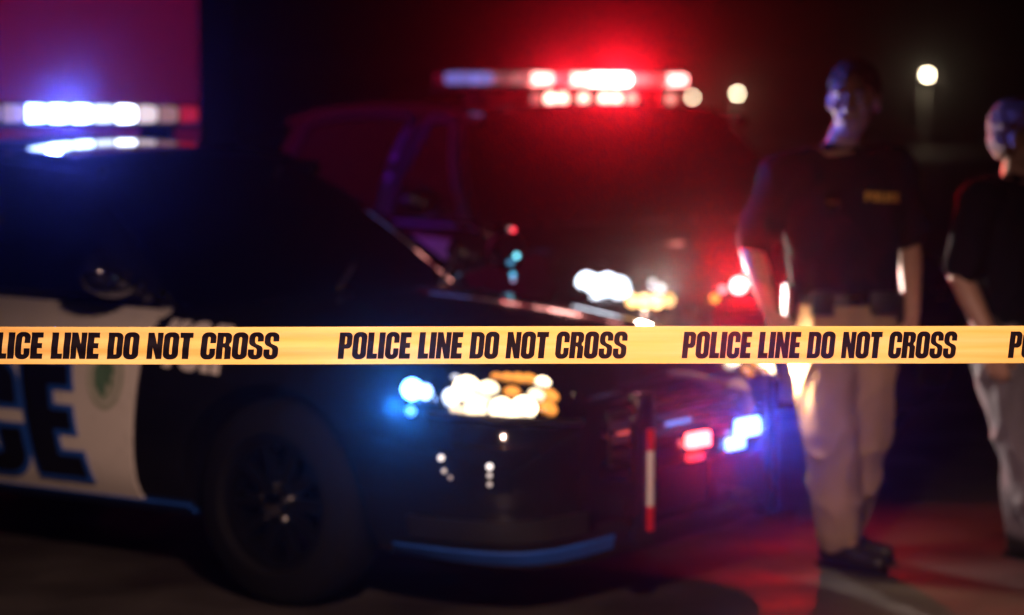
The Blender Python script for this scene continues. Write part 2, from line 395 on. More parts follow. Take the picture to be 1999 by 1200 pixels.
C1.mirror(-.62, -.90, 1.10, -1); C1.mirror(-.62, .90, 1.10, 1)
# white doors with lettering, right side toward the camera, and left side
for side in (-1, 1):
    d1 = C1.side_patch('front_door', lambda u, v: (-.565 - .075 * (1 - v) * (1 - u) - 1.06 * u, .305 + (.655 + .02 * u) * v), 12, 12, WHITE, sed, side, .008)
    d2 = C1.side_patch('rear_door', lambda u, v: (-1.635 - 1.0 * u, .305 + (.675 + .02 * u) * v), 12, 12, WHITE, sed, side, .008)
    obj('door_handle', box(C1.hit((-1.5, side, .86), (0, -side, 0), .02), (.2, .03, .03), .01), BLACK, d1)
    obj('door_handle', box(C1.hit((-2.5, side, .88), (0, -side, 0), .02), (.2, .03, .03), .01), BLACK, d2)
    if side < 0:
        me, wd = text_mesh('POLICE', .40, slant=-.16, xs=1.42, track=.07, offset=.016, th=.002)
        x0 = -.735 - wd - .075
        C1.side_text('lettering_outline', me, x0, .37, BLUEV, d1, .0125)
        me, wd = text_mesh('POLICE', .40, slant=-.16, xs=1.42, track=.07, offset=-.004, th=.002)
        C1.side_text('lettering', me, x0, .37, BLACKV, d1, .016)
        # oval crest on the door
        def crest(name, rx, rz, cz, m, off, shape=None):
            pts = shape or [(rx * math.cos(2 * math.pi * k / 28), rz * math.sin(2 * math.pi * k / 28)) for k in range(28)]
            bm = bmesh.new(); vs = [bm.verts.new(C1.hit((-.735 + a, -1, .735 + cz + b_), (0, 1, 0), off)) for a, b_ in pts]
            f = bm.faces.new(vs); bmesh.ops.triangulate(bm, faces=[f])
            bmesh.ops.recalc_face_normals(bm, faces=bm.faces); return obj(name, bm, m, d1, smooth=False)
        crest('crest', .088, .115, 0, PALEV, .0125)
        crest('crest_ring', .070, .095, 0, WHITEV, .0145)
        crest('crest_field', .064, .088, 0, PALEV, .0165)
        crest('crest_tree', 0, 0, 0, GREENV, .0185, [(-.01, -.07), (.01, -.07), (.012, -.02), (.045, -.03), (.03, 0), (.05, .02), (.03, .05), (0, .07), (-.03, .05), (-.05, .02), (-.03, 0), (-.045, -.03), (-.012, -.02)])
        # unit lettering on the wing
        me, wd = text_mesh('YOR', .15, slant=-.05, xs=1.05, track=.09, th=.0015)
        C1.side_text('wing_lettering', me, -.50, .785, WHITEV, sed, .006, rise=-.05)
    for xa_, xb_ in ((-.42, -2.45),):
        C1.side_patch('side_stripe', lambda u, v: (xa_ + (xb_ - xa_) * u, .266 + .042 * v), 24, 2, BLUEV, sed, side, .012, .008)
# bumper stripe wrapping round the nose
def arcpath(n, z, a0, a1):
    return [(math.cos(R(a0 + (a1 - a0) * k / n)), math.sin(R(a0 + (a1 - a0) * k / n)), z) for k in range(n + 1)]
def wrap_patch(car, name, a0, a1, z0, z1, n, m, parent, cx=.1, off=.006, th=.01, nz=2, ry=1.0):
    P = []
    for k in range(n + 1):
        a = R(a0 + (a1 - a0) * k / n); d = Vector((math.cos(a), math.sin(a) * ry, 0)).normalized(); row = []
        za = z0(k / n) if callable(z0) else z0; zb_ = z1(k / n) if callable(z1) else z1
        for j in range(nz + 1):
            z = za + (zb_ - za) * j / nz
            row.append(car.hit(Vector((cx, 0, z)) + d * .5, -d, off))
        P.append(row)
    return obj(name, slab(P if a1 > a0 else P[::-1], th), m, parent)
def on_nose(car, a, z, off, cx=.1):
    d = Vector((math.cos(R(a)), math.sin(R(a)), 0)); return car.hit(Vector((cx, 0, z)) + d * .5, -d, off), d
def bulb(car, parent, a, z, r, col, s, off=.012, name='bulb', flat=.6):
    p, d = on_nose(car, a, z, off)
    bm = bmesh.new(); bmesh.ops.create_icosphere(bm, subdivisions=2, radius=1)
    for v in bm.verts: v.co = Vector((v.co.x * r * flat, v.co.y * r, v.co.z * r))
    o = obj(name, bm, lampmat(col, s), parent); o.location = p; o.rotation_euler = (0, 0, R(a)); return o
WARM, COOL, AMB = (1, .80, .52), (.75, .85, 1.), (1, .36, .06)
BLUE, RED = (.10, .22, 1.), (1., .03, .06)
wrap_patch(C1, 'bumper_stripe', -66, -22, lambda u: .222 + .03 * max(0, u - .7), lambda u: .264 + .02 * max(0, u - .7), 26, BLUEV, sed)
for sg in (-1, 1):
    h = wrap_patch(C1, 'headlight', sg * 57, sg * 33, lambda u: 0.705 - .035 * u, lambda u: 0.825 - .04 * u, 14, REFL, sed, off=.004, th=.02)
    wrap_patch(C1, 'headlight_lens', sg * 57.5, sg * 32.5, lambda u: 0.700 - .035 * u, lambda u: 0.830 - .04 * u, 14, CLEAR, h, off=.034, th=.004)
    wrap_patch(C1, 'headlight_bezel', sg * 57.5, sg * 32.5, lambda u: 0.690 - .035 * u, lambda u: 0.702 - .035 * u, 14, PLASTIC, h, off=.036, th=.035, nz=1)
    for a, z, r, c, s in ((51.5, 0.765, .040, WARM, 4.5), (50, 0.715, .032, WARM, 3), (48, 0.755, .036, WARM, 3), (46, 0.712, .034, WARM, 5), (42.5, 0.708, .040, WARM, 6), (40, 0.735, .030, WARM, 2.2), (37.5, 0.765, .028, WARM, 5), (54, 0.745, .026, COOL, 2.5), (53.5, 0.79, .018, COOL, .8), (53, 0.710, .02, WARM, 1.5)):
        bulb(C1, h, sg * a, z, r * 1.15, c, s)
    for a, z, r, c, s in ((46, 0.787, .026, AMB, 1.0), (44, 0.782, .030, AMB, 1.2), (42, 0.778, .032, AMB, 1.3), (40, 0.775, .032, AMB, 1.3), (37.5, 0.73, .034, AMB, 1.3), (38.5, 0.700, .032, AMB, 1.2), (44, 0.745, .032, AMB, 1.2)):
        bulb(C1, h, sg * a, z, r * 1.2, c, s, .006, name='turn_signal')
    # corner strobe ahead of the wheel
    st = bulb(C1, sed, sg * 61, 0.760, .036, (.16, .48, 1.), 12, .02, 'corner_strobe')
    bulb(C1, sed, sg * 58.5, 0.755, .026, (.3, .5, 1.), 6, .02, 'corner_strobe')
    bulb(C1, sed, sg * 61, 0.700, .018, (.1, .4, 1.), 2.5, .015, 'corner_strobe')
    # fog lamp panel, with glowing beads painted in for glints on the bumper
    fg = wrap_patch(C1, 'fog_lamp', sg * 58, sg * 45, .46, .60, 5, BLACK, sed, off=.008, th=.02)
    for a, z, r, s in ((55.5, 0.565, .010, 1.6), (55, 0.525, .008, .5), (54, 0.505, .007, .2), (48, 0.545, .010, 2.0), (48, 0.518, .008, .7), (48, 0.49, .008, .45)):
        bulb(C1, fg, sg * a, z, r, (1, .9, .85), s, .012, 'bumper_glint')
    wrap_patch(C1, 'lower_vent', sg * 62, sg * 30, .30, .37, 8, PLASTIC, sed, off=.008, th=.012)
# grille with slats, badge plate and push bumper
gr = wrap_patch(C1, 'grille', -24, 24, .50, .68, 10, PLASTIC, sed, off=.006, th=.02)
for k in range(4):
    wrap_patch(C1, 'grille_slat', -23.5, 23.5, .515 + .045 * k, .530 + .045 * k, 10, BLACK, gr, off=.022, th=.018, nz=1)
lp = obj('licence_plate', box((1.045, 0, .40), (.012, .32, .16), .004), BLACKV, sed)
pb = obj('push_bumper', box((1.13, .40, .50), (.06, .075, .50), .02), BLACK, sed)
obj('upright', box((1.13, -.38, .50), (.06, .075, .50), .02), BLACK, pb)
obj('crossbar', box((1.14, 0, .54), (.05, .70, .09), .02), BLACK, pb)
obj('crossbar', box((1.13, 0, .31), (.05, .70, .05), .02), BLACK, pb)
obj('bracket', box((1.03, .40, .40), (.18, .04, .12), .01), BLACK, pb); obj('bracket', box((1.03, -.38, .40), (.18, .04, .12), .01), BLACK, pb)
obj('rubber_pad', box((1.17, .40, .50), (.025, .05, .46), .008), RUBBER, pb)
rp_ = obj('reflective_strip', box((1.165, -.385, .475), (.012, .024, .18), .002), WHITEV, pb)
obj('strip_end', box((1.1655, -.385, .60), (.013, .025, .07), .002), REDV, rp_); obj('strip_end', box((1.1655, -.385, .345), (.013, .025, .08), .002), REDV, rp_)
lamp_unit(pb, 'red_strobe', (1.18, -.12, .575), (.03, .12, .05), (1, .12, .12), 9)
lamp_unit(pb, 'red_strobe', (1.172, -.13, .518), (.03, .08, .025), (1, .05, .07), 1.6)
lamp_unit(pb, 'blue_strobe', (1.18, .20, .585), (.03, .13, .06), (.14, .26, 1), 10)
lamp_unit(pb, 'blue_strobe', (1.172, .13, .535), (.03, .10, .04), (.16, .3, 1), 7)
# spotlight on the far windscreen pillar, with glowing beads painted in for glints on the chrome
sp = obj('spotlight', lathe([(.001, -.07), (.04, -.065), (.07, -.03), (.078, .03), (.075, .04), (.001, .042)], 'X', 28), CHROME, sed); sp.location = (-.375, .925, 1.11); sp.rotation_euler = (0, 0, R(-8))
obj('spotlight_arm', tube([(0, -.02, -.03), (-.16, -.12, -.09)], .014), CHROME, sp)
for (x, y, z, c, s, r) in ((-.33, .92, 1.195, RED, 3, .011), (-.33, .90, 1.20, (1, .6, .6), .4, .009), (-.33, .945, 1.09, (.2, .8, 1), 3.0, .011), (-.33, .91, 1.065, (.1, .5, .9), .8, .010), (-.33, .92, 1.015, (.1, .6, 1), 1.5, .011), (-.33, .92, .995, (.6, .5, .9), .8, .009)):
    bm = bmesh.new(); bmesh.ops.create_icosphere(bm, subdivisions=2, radius=r); q = obj('glint_bead', bm, lampmat(c, s), sed); q.location = (x, y, z)
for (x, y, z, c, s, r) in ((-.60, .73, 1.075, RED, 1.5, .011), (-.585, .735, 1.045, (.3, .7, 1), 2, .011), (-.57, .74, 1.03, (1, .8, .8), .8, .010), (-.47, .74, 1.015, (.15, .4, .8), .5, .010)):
    bm = bmesh.new(); bmesh.ops.create_icosphere(bm, subdivisions=2, radius=r); q = obj('glint_bead', bm, lampmat(c, s), sed); q.location = (x, y, z)
rv = obj('rear_view_mirror', box((-.93, .15, 1.375), (.03, .24, .065), .012), PLASTIC, sed); obj('mirror_display', box((-.915, .08, 1.375), (.012, .06, .03), .004), BLACKV, rv); obj('mirror_mount', tube([(-.92, .15, 1.40), (-.88, .15, 1.45)], .01), PLASTIC, rv)
# antenna and wipers
obj('antenna', tube([(-2.6, .2, 1.46), (-2.75, .2, 1.56)], .006), PLASTIC, sed)
for y in (-.35, .25): obj('wiper', tube([(-.17, y, 1.035), (-.42, y + .42, 1.13)], .009), PLASTIC, sed)

# roof light bar of the sedan
lb = obj('light_bar', box((0, 0, 0), (.30, 1.22, .025), .01), PLASTIC, sed); lb.location = (-1.88, 0, 1.61)
for y in (-.5, .5): obj('bar_foot', box((0, y, -.055), (.16, .05, .09), .01), PLASTIC, lb)
SEG = [((1, .6, .65), .22), ((1, .7, .8), .35), ((.38, .56, 1), 10), ((.38, .56, 1), 14), ((.40, .58, 1), 13), ((.7, .8, 1), 2.6), ((.75, .82, 1), 8), ((1, .8, .85), .9), ((1, .5, .5), .3), ((1, .03, .08), .35)]
for k, (c, s) in enumerate(SEG):
    y = -.55 + 1.1 * k / 9
    for xs in (.075, -.075):
        if xs > 0: o = lamp_unit(lb, 'lamp_lens', (xs, y, .048), (.14, .112, .07), c, s)
        else:
            cr = (1, .03, .08) if k < 4 else (.12, .2, 1); o = lamp_unit(lb, 'rear_lamp_lens', (xs, y, .048), (.14, .112, .07), cr, 1.2)
for k in range(10):
    y = -.55 + 1.1 * k / 9; obj('lamp_reflector', box((.0, y - .061, .048), (.28, .006, .072), .001), PLASTIC, lb)
obj('bar_cover', box((0, 0, .088), (.29, 1.22, .008), .003), PLASTIC, lb)
# light thrown by the lamps of the sedan, plus added beams for haze glow
CAM_POINT = (0, 0, 1.6)   # camera position; added narrow beams aim here so the lamps bloom in haze
beam('added_bar_beam', sed, (-1.68, -.20, 1.665), CAM_POINT, (.06, .09, 1.), 16, .03, 15)
light('bar_light_front', sed, (-1.68, .25, 1.665), (1, .24, .01), (.09, .13, 1.), 50, .03, 34)
light('bar_light_side', sed, (-1.72, -.25, 1.665), (.4, -1, -.3), (.10, .16, 1.), 1.2, .03, 150)
light('bar_light_rear', sed, (-2.12, -.45, 1.67), (-1, .62, .12), (1, .010, .10), 66, .04, 84)
light('bar_light_rear', sed, (-2.12, .20, 1.67), (-.75, 1, .05), (.25, .02, 1), 6, .04, 150)
light('headlight_beam', sed, (.99, .72, .75), (1, .5, -.04), (1, .68, .38), 5, .025, 160)
light('headlight_beam', sed, (1.0, .70, .75), (1, -.12, -.05), (1, .6, .36), 5, .025, 50)
light('headlight_beam', sed, (1.05, -.86, .71), (1, .0, -.10), WARM, 5, .03, 60)
beam('added_strobe_beam', sed, (1.23, .20, .59), CAM_POINT, (.03, .09, 1), 12, .02, 13)
light('strobe_light', sed, (1.23, .20, .59), (.08, .69, 1.1), (.05, .08, 1), .5, .02, 44)
light('strobe_light', sed, (1.23, -.12, .56), (1, .1, -.4), (1, .07, .04), .7, .02, 140)
beam('added_strobe_beam', sed, (1.23, -.12, .58), CAM_POINT, (1, .02, .04), 6, .02, 13)
beam('added_strobe_beam', sed, tuple(on_nose(C1, -61, .715, .07)[0]), CAM_POINT, (.02, .22, 1), 6, .02, 12)

# ------------------------------------------------------------------ sport utility vehicle behind
YAW2 = R(-66)
suv = empty('police_suv', (.88, 11.35, 0), YAW2)
tag(suv, 'dark police utility vehicle behind the sedan, red lights blazing on its roof bar', 'police car')
C2 = Car(suv, 5.0)
ST2 = [(.98, .60, .40, .86, .01), (.94, .76, .34, .93, .02), (.86, .88, .30, .98, .03), (.66, .96, .28, 1.03, .04), (.35, .995, .28, 1.07, .05), (0, 1.0, .28, 1.10, .05), (-.35, 1.0, .28, 1.13, .04), (-.6, 1.0, .28, 1.145, .02),
       (-1.3, 1.0, .28, 1.16, 0), (-2.2, 1.0, .28, 1.18, 0), (-3.0, 1.0, .28, 1.20, 0), (-3.5, .98, .30, 1.22, 0), (-3.85, .93, .34, 1.22, 0), (-3.95, .84, .40, 1.16, 0)]
C2.body(ST2, .385, (0, -2.86), .85)
FRAME = mat('window_frame_trim', (.10, .09, .11), rough=.35, metal=.3)
C2.cabin(dict(yb=.90, yr=.72, zb=1.15, zr=1.665, xa=-.55, xat=-1.12, xd=-3.85, xdt=-3.55, xb=-1.75, bow=.28, sedan=False, qx=.25, trim=FRAME, fr=.028))
for x in (0, -2.86):
    for y in (-.85, .85): C2.wheel(x, y, .385, .25)
C2.mirror(-.75, -.98, 1.25, -1); C2.mirror(-.75, .98, 1.25, 1)
for side in (-1, 1):
    dd = C2.side_patch('front_door', lambda u, v: (-.66 - 1.08 * u, .36 + .76 * v), 10, 10, WHITE, suv, side, .008)
    d3 = C2.side_patch('rear_door', lambda u, v: (-1.755 - 1.0 * u, .36 + .77 * v), 10, 10, WHITE, suv, side, .008)
    obj('door_handle', box(C2.hit((-1.6, side, .98), (0, -side, 0), .02), (.2, .03, .035), .01), BLACK, dd)
    obj('door_handle', box(C2.hit((-2.6, side, 1.0), (0, -side, 0), .02), (.2, .03, .035), .01), BLACK, d3)
    h = wrap_patch(C2, 'headlight', side * 64, side * 33, .85, .985, 14, REFL, suv, off=.004, th=.02)
    wrap_patch(C2, 'headlight_lens', side * 64.5, side * 32.5, .845, .99, 14, CLEAR, h, off=.04, th=.004)
    for a, z, r, c, s in ((58, .925, .052, COOL, 6), (55, .915, .052, COOL, 6), (52, .925, .052, COOL, 6), (49, .915, .05, COOL, 5), (42, .935, .018, COOL, 1.), (40, .915, .02, COOL, 1.5)):
        bulb(C2, h, side * a, z, r, c, s if side < 0 else 0)
    for a, z, r, s in ((45.5, .868, .028, 5), (43, .866, .03, 5), (40.5, .866, .03, 5), (38, .87, .026, 2.5)):
        bulb(C2, h, side * a, z, r, (1, .55, .18), s if side < 0 else 0, name='turn_signal')
    wrap_patch(C2, 'lower_vent', side * 60, side * 34, .45, .58, 8, PLASTIC, suv, off=.008, th=.012)
g2 = wrap_patch(C2, 'grille', -28, 28, .66, .92, 10, PLASTIC, suv, off=.006, th=.02)
for k in range(5): wrap_patch(C2, 'grille_slat', -27.5, 27.5, .675 + .05 * k, .69 + .05 * k, 10, BLACK, g2, off=.022, th=.018, nz=1)
obj('licence_plate', box((1.02, 0, .50), (.012, .32, .16), .004), WHITEV, suv)
def diode(parent, car, a, z, r, c, s, name): return bulb(car, parent, a, z, r, c, s, .03, name)
diode(suv, C2, -21.5, .915, .035, (1, .16, .16), 22, 'grille_strobe')
diode(suv, C2, -26, .90, .016, (1, .3, .35), 3, 'grille_strobe')
diode(suv, C2, -28, .87, .018, AMB, 2.2, 'marker_lamp')
lb2 = obj('light_bar', box((0, 0, 0), (.30, 1.36, .025), .01), PLASTIC, suv); lb2.location = (-1.52, 0, 1.80)
for y in (-.5, .5): obj('bar_foot', box((0, y, -.04), (.16, .05, .07), .01), PLASTIC, lb2)
SEG2 = [((.30, .32, 1), .42), ((.32, .34, 1), .48), ((.8, .38, .36), .16), ((.8, .45, .42), .28), ((1, .36, .32), 6), ((1, .2, .2), .6), ((1, .36, .32), 7), ((1, .42, .37), 22), ((1, .42, .37), 24), ((1, .3, .3), 1.0), ((1, .2, .2), .5), ((1, .36, .33), 6)]
for k, (c, s) in enumerate(SEG2):
    y = -.62 + 1.24 * k / 11
    lamp_unit(lb2, 'lamp_lens', (.075, y, .055), (.15, .10, .06), c, s); lamp_unit(lb2, 'rear_lamp_lens', (-.075, y, .055), (.15, .10, .06), (.7, .03, .05), .05)
for k, (y, s) in enumerate(((-.22, .3), (-.14, 6), (-.07, 5), (.05, 4), (.17, 6), (.24, 6), (.33, 1.5), (.56, .9))):
    bm = bmesh.new(); bmesh.ops.create_icosphere(bm, subdivisions=2, radius=.03); q = obj('takedown_lamp', bm, lampmat((1, .5, .4), s), lb2); q.location = (.16, y, -.045)
obj('lamp_shelf', box((.10, .15, -.03), (.06, .95, .012), .003), PLASTIC, lb2)
obj('bar_cover', box((0, 0, .092), (.30, 1.36, .008), .003), PLASTIC, lb2)
beam('added_bar_beam', suv, (-1.30, .24, 1.85), CAM_POINT, (1, .006, .02), 46, .03, 13)
beam('added_bar_beam', suv, (-1.30, -.12, 1.85), CAM_POINT, (1, .008, .025), 11, .03, 15)
light('bar_light_front', suv, (-1.30, .30, 1.85), (1, .04, -.16), (1, .010, .02), 60, .03, 46)
light('grille_light', suv, tuple(on_nose(C2, -5, .90, .10)[0]), (1, .1, -.25), (1, .01, .015), 4.5, .02, 130)
beam('added_grille_beam', suv, tuple(on_nose(C2, -21.5, .915, .10)[0]), CAM_POINT, (1, .008, .02), 24, .02, 12)
light('headlight_beam', suv, (1.08, -.80, .93), (1, .15, .05), (1, .80, .68), 24, .03, 80)

# ------------------------------------------------------------------ people
def blob(parts, name, m, parent, voxel=.009, sm=4, fold=None):
    bm = bmesh.new()
    for p in parts:
        if p[0] == 'c':
            a, b_, r0, r1 = Vector(p[1]), Vector(p[2]), p[3], p[4]; d = (b_ - a)
            q = Vector((0, 0, 1)).rotation_difference(d.normalized()).to_matrix()
            r = bmesh.ops.create_uvsphere(bm, u_segments=18, v_segments=13, radius=1)
            for v in r['verts']:
                c = v.co.copy(); v.co = (b_ + q @ c * r1) if c.z > .01 else (a + q @ c * r0)
        elif p[0] == 'e':
            r = bmesh.ops.create_uvsphere(bm, u_segments=24, v_segments=16, radius=1)
            rot = Matrix.Rotation(R(p[3]) if len(p) > 3 else 0, 3, 'Z')
            if len(p) > 4: rot = rot @ Matrix.Rotation(R(p[4]), 3, 'X')
            for v in r['verts']: v.co = Vector(p[1]) + rot @ Vector((v.co.x * p[2][0], v.co.y * p[2][1], v.co.z * p[2][2]))
        elif p[0] == 'l':
            rings = []
            for (c, rx, ry) in p[1]:
                rings.append([bm.verts.new(Vector(c) + Vector((rx * abs(math.cos(t)) ** .85 * math.copysign(1, math.cos(t)), ry * abs(math.sin(t)) ** .85 * math.copysign(1, math.sin(t)), 0))) for t in [2 * math.pi * k / 28 for k in range(28)]])
            for i in range(len(rings) - 1):
                for k in range(28): bm.faces.new((rings[i][k], rings[i][(k + 1) % 28], rings[i + 1][(k + 1) % 28], rings[i + 1][k]))
            bm.faces.new(rings[0][::-1]); bm.faces.new(rings[-1])
    me = bpy.data.meshes.new('t'); bmesh.ops.recalc_face_normals(bm, faces=bm.faces); bm.to_mesh(me); bm.free()
    t = bpy.data.objects.new('t', me); COL.objects.link(t)
    rm = t.modifiers.new('r', 'REMESH'); rm.mode = 'VOXEL'; rm.voxel_size = voxel
    s_ = t.modifiers.new('s', 'SMOOTH'); s_.iterations = sm; s_.factor = .5
    me2 = applied(t); bpy.data.objects.remove(t)
    if fold:
        amp, fs, st = fold
        nrm = [v.normal.copy() for v in me2.vertices]
        for v, vn in zip(me2.vertices, nrm):
            c = v.co; q = Vector((c.x * fs, c.y * fs, c.z * fs * st)); r_ = 1 - abs(noise.noise(q)) * 2
            v.co = c + vn * amp * ((r_ ** 3 if r_ > 0 else 0) + .5 * noise.noise(q * 2.3))
    return obj(name, me2, m, parent)
def seg_chain(pts, rs): return [('c', pts[i], pts[i + 1], rs[i], rs[i + 1]) for i in range(len(pts) - 1)]
def hand(wrist, d, thumb_dir, palm_n, s=1.):
    """hanging relaxed hand: palm and five unequal bent fingers"""
    w_ = Vector(wrist); d = Vector(d).normalized(); t = Vector(thumb_dir); t = (t - d * t.dot(d)).normalized(); n = d.cross(t) * (1 if d.cross(t).dot(Vector(palm_n)) > 0 else -1)
    out = [('c', w_, w_ + d * .045 * s, .026 * s, .03 * s)]
    for k in range(4):
        off = t * (.030 - .02 * k) * s; L = (.072, .08, .075, .058)[k] * s
        kn = w_ + d * (.085 - .004 * abs(k - 1)) * s + off
        out.append(('c', w_ + d * .03 * s + off * .8, kn, .015 * s, .0115 * s))
        m1 = kn + (d + n * (.25 + .08 * k)).normalized() * L * .5; m2 = m1 + (d + n * (.75 + .1 * k)).normalized() * L * .32; m3 = m2 + (d * .7 + n * (1.1)).normalized() * L * .24
        out += seg_chain([kn, m1, m2, m3], [.0105 * s, .0095 * s, .0085 * s, .0075 * s])
    b0 = w_ + d * .025 * s + t * .022 * s; b1 = b0 + (d * .75 + t * .7 + n * .25).normalized() * .045 * s; b2 = b1 + (d + t * .15 + n * .35).normalized() * .032 * s; b3 = b2 + (d + n * .5).normalized() * .022 * s
    out += seg_chain([b0, b1, b2, b3], [.015 * s, .012 * s, .0105 * s, .0085 * s])
    return out
def head_parts(c, f, s=1.):
    """c: centre of the skull; f: rotation about z in degrees; face toward -y"""
    rot = Matrix.Rotation(R(f), 3, 'Z'); P = lambda x, y, z: tuple(Vector(c) + rot @ Vector((x * s, y * s, z * s)))
    return [('e', P(0, .012, .03), (.076 * s, .096 * s, .092 * s), f), ('e', P(0, -.022, -.035), (.060 * s, .068 * s, .078 * s), f), ('e', P(0, -.045, -.085), (.040 * s, .036 * s, .030 * s), f),
            ('c', P(0, -.092, .012), P(0, -.108, -.024), .009 * s, .016 * s), ('e', P(-.012, -.100, -.026), (.009 * s,) * 3), ('e', P(.012, -.100, -.026), (.009 * s,) * 3),
            ('c', P(-.036, -.078, .028), P(.036, -.078, .028), .013 * s, .013 * s), ('c', P(-.022, -.085, -.055), P(.022, -.085, -.055), .006 * s, .006 * s), ('c', P(-.018, -.083, -.067), P(.018, -.083, -.067), .007 * s, .007 * s),
            ('e', P(-.077, .012, -.005), (.012 * s, .02 * s, .032 * s), f), ('e', P(.077, .012, -.005), (.012 * s, .02 * s, .032 * s), f),
            ('e', P(-.04, -.062, -.02), (.022 * s, .02 * s, .024 * s), f), ('e', P(.04, -.062, -.02), (.022 * s, .02 * s, .024 * s), f)]
def face_bits(c, f, root, hair, eyec, s=1., longhair=False):
    rot = Matrix.Rotation(R(f), 3, 'Z'); P = lambda x, y, z: Vector(c) + rot @ Vector((x * s, y * s, z * s))
    em = mat('eye_white', (.6, .58, .55), rough=.2); im = mat('iris_' + eyec, (.03, .025, .02), rough=.15)
    for sx in (-1, 1):
        bm = bmesh.new(); bmesh.ops.create_uvsphere(bm, u_segments=14, v_segments=10, radius=.0125 * s); e = obj('eye', bm, em, root); e.location = P(sx * .031, -.074, .004)
        bm = bmesh.new(); bmesh.ops.create_uvsphere(bm, u_segments=12, v_segments=8, radius=.0065 * s); q = obj('iris', bm, im, e); q.location = rot @ Vector((0, -.008 * s, 0))
        obj('eyebrow', tube([P(sx * .014, -.092, .027), P(sx * .032, -.090, .034), P(sx * .05, -.078, .028)], .005 * s, 6), hair, root)
    obj('mouth', tube([P(-.022, -.094, -.060), P(0, -.0975, -.0605), P(.022, -.094, -.060)], .0035 * s, 6), mat('lip', (.28, .11, .10), rough=.5), root)
    hp = [('e', P(0, .022, .045), (.0805 * s, .098 * s, .088 * s), f), ('e', P(0, .05, .0), (.074 * s, .066 * s, .075 * s), f)]
    if longhair: hp += [('e', P(0, -.03, .095), (.062 * s, .06 * s, .036 * s), f), ('e', P(-.05, -.01, .075), (.036 * s, .06 * s, .04 * s), f), ('e', P(.05, -.01, .075), (.036 * s, .06 * s, .04 * s), f)]
    return blob(hp, 'hair', hair, root, .006, 2, (.007, 38, .7))
SKIN = mat('skin', (.46, .27, .20), rough=.45, var=.08, vscale=30)
SHIRT = mat('navy_shirt', (.006, .006, .010), rough=.9, spec=.12, bump=.3, bscale=30)
KHAKI = mat('khaki_trousers', (.30, .20, .12), rough=.85, bump=.5, bscale=14, var=.15)
GREYT = mat('grey_trousers', (.13, .12, .15), rough=.85, bump=.5, bscale=14, var=.15)
LEATH = mat('black_leather', (.012, .011, .011), rough=.4)
HAIRB = mat('short_brown_hair', (.045, .028, .018), rough=.7, bump=.8, bscale=220)
HAIRL = mat('light_brown_hair', (.28, .12, .06), rough=.6, bump=.8, bscale=220)
LETY = mat('yellow_print', (.75, .42, .05), rough=.6)

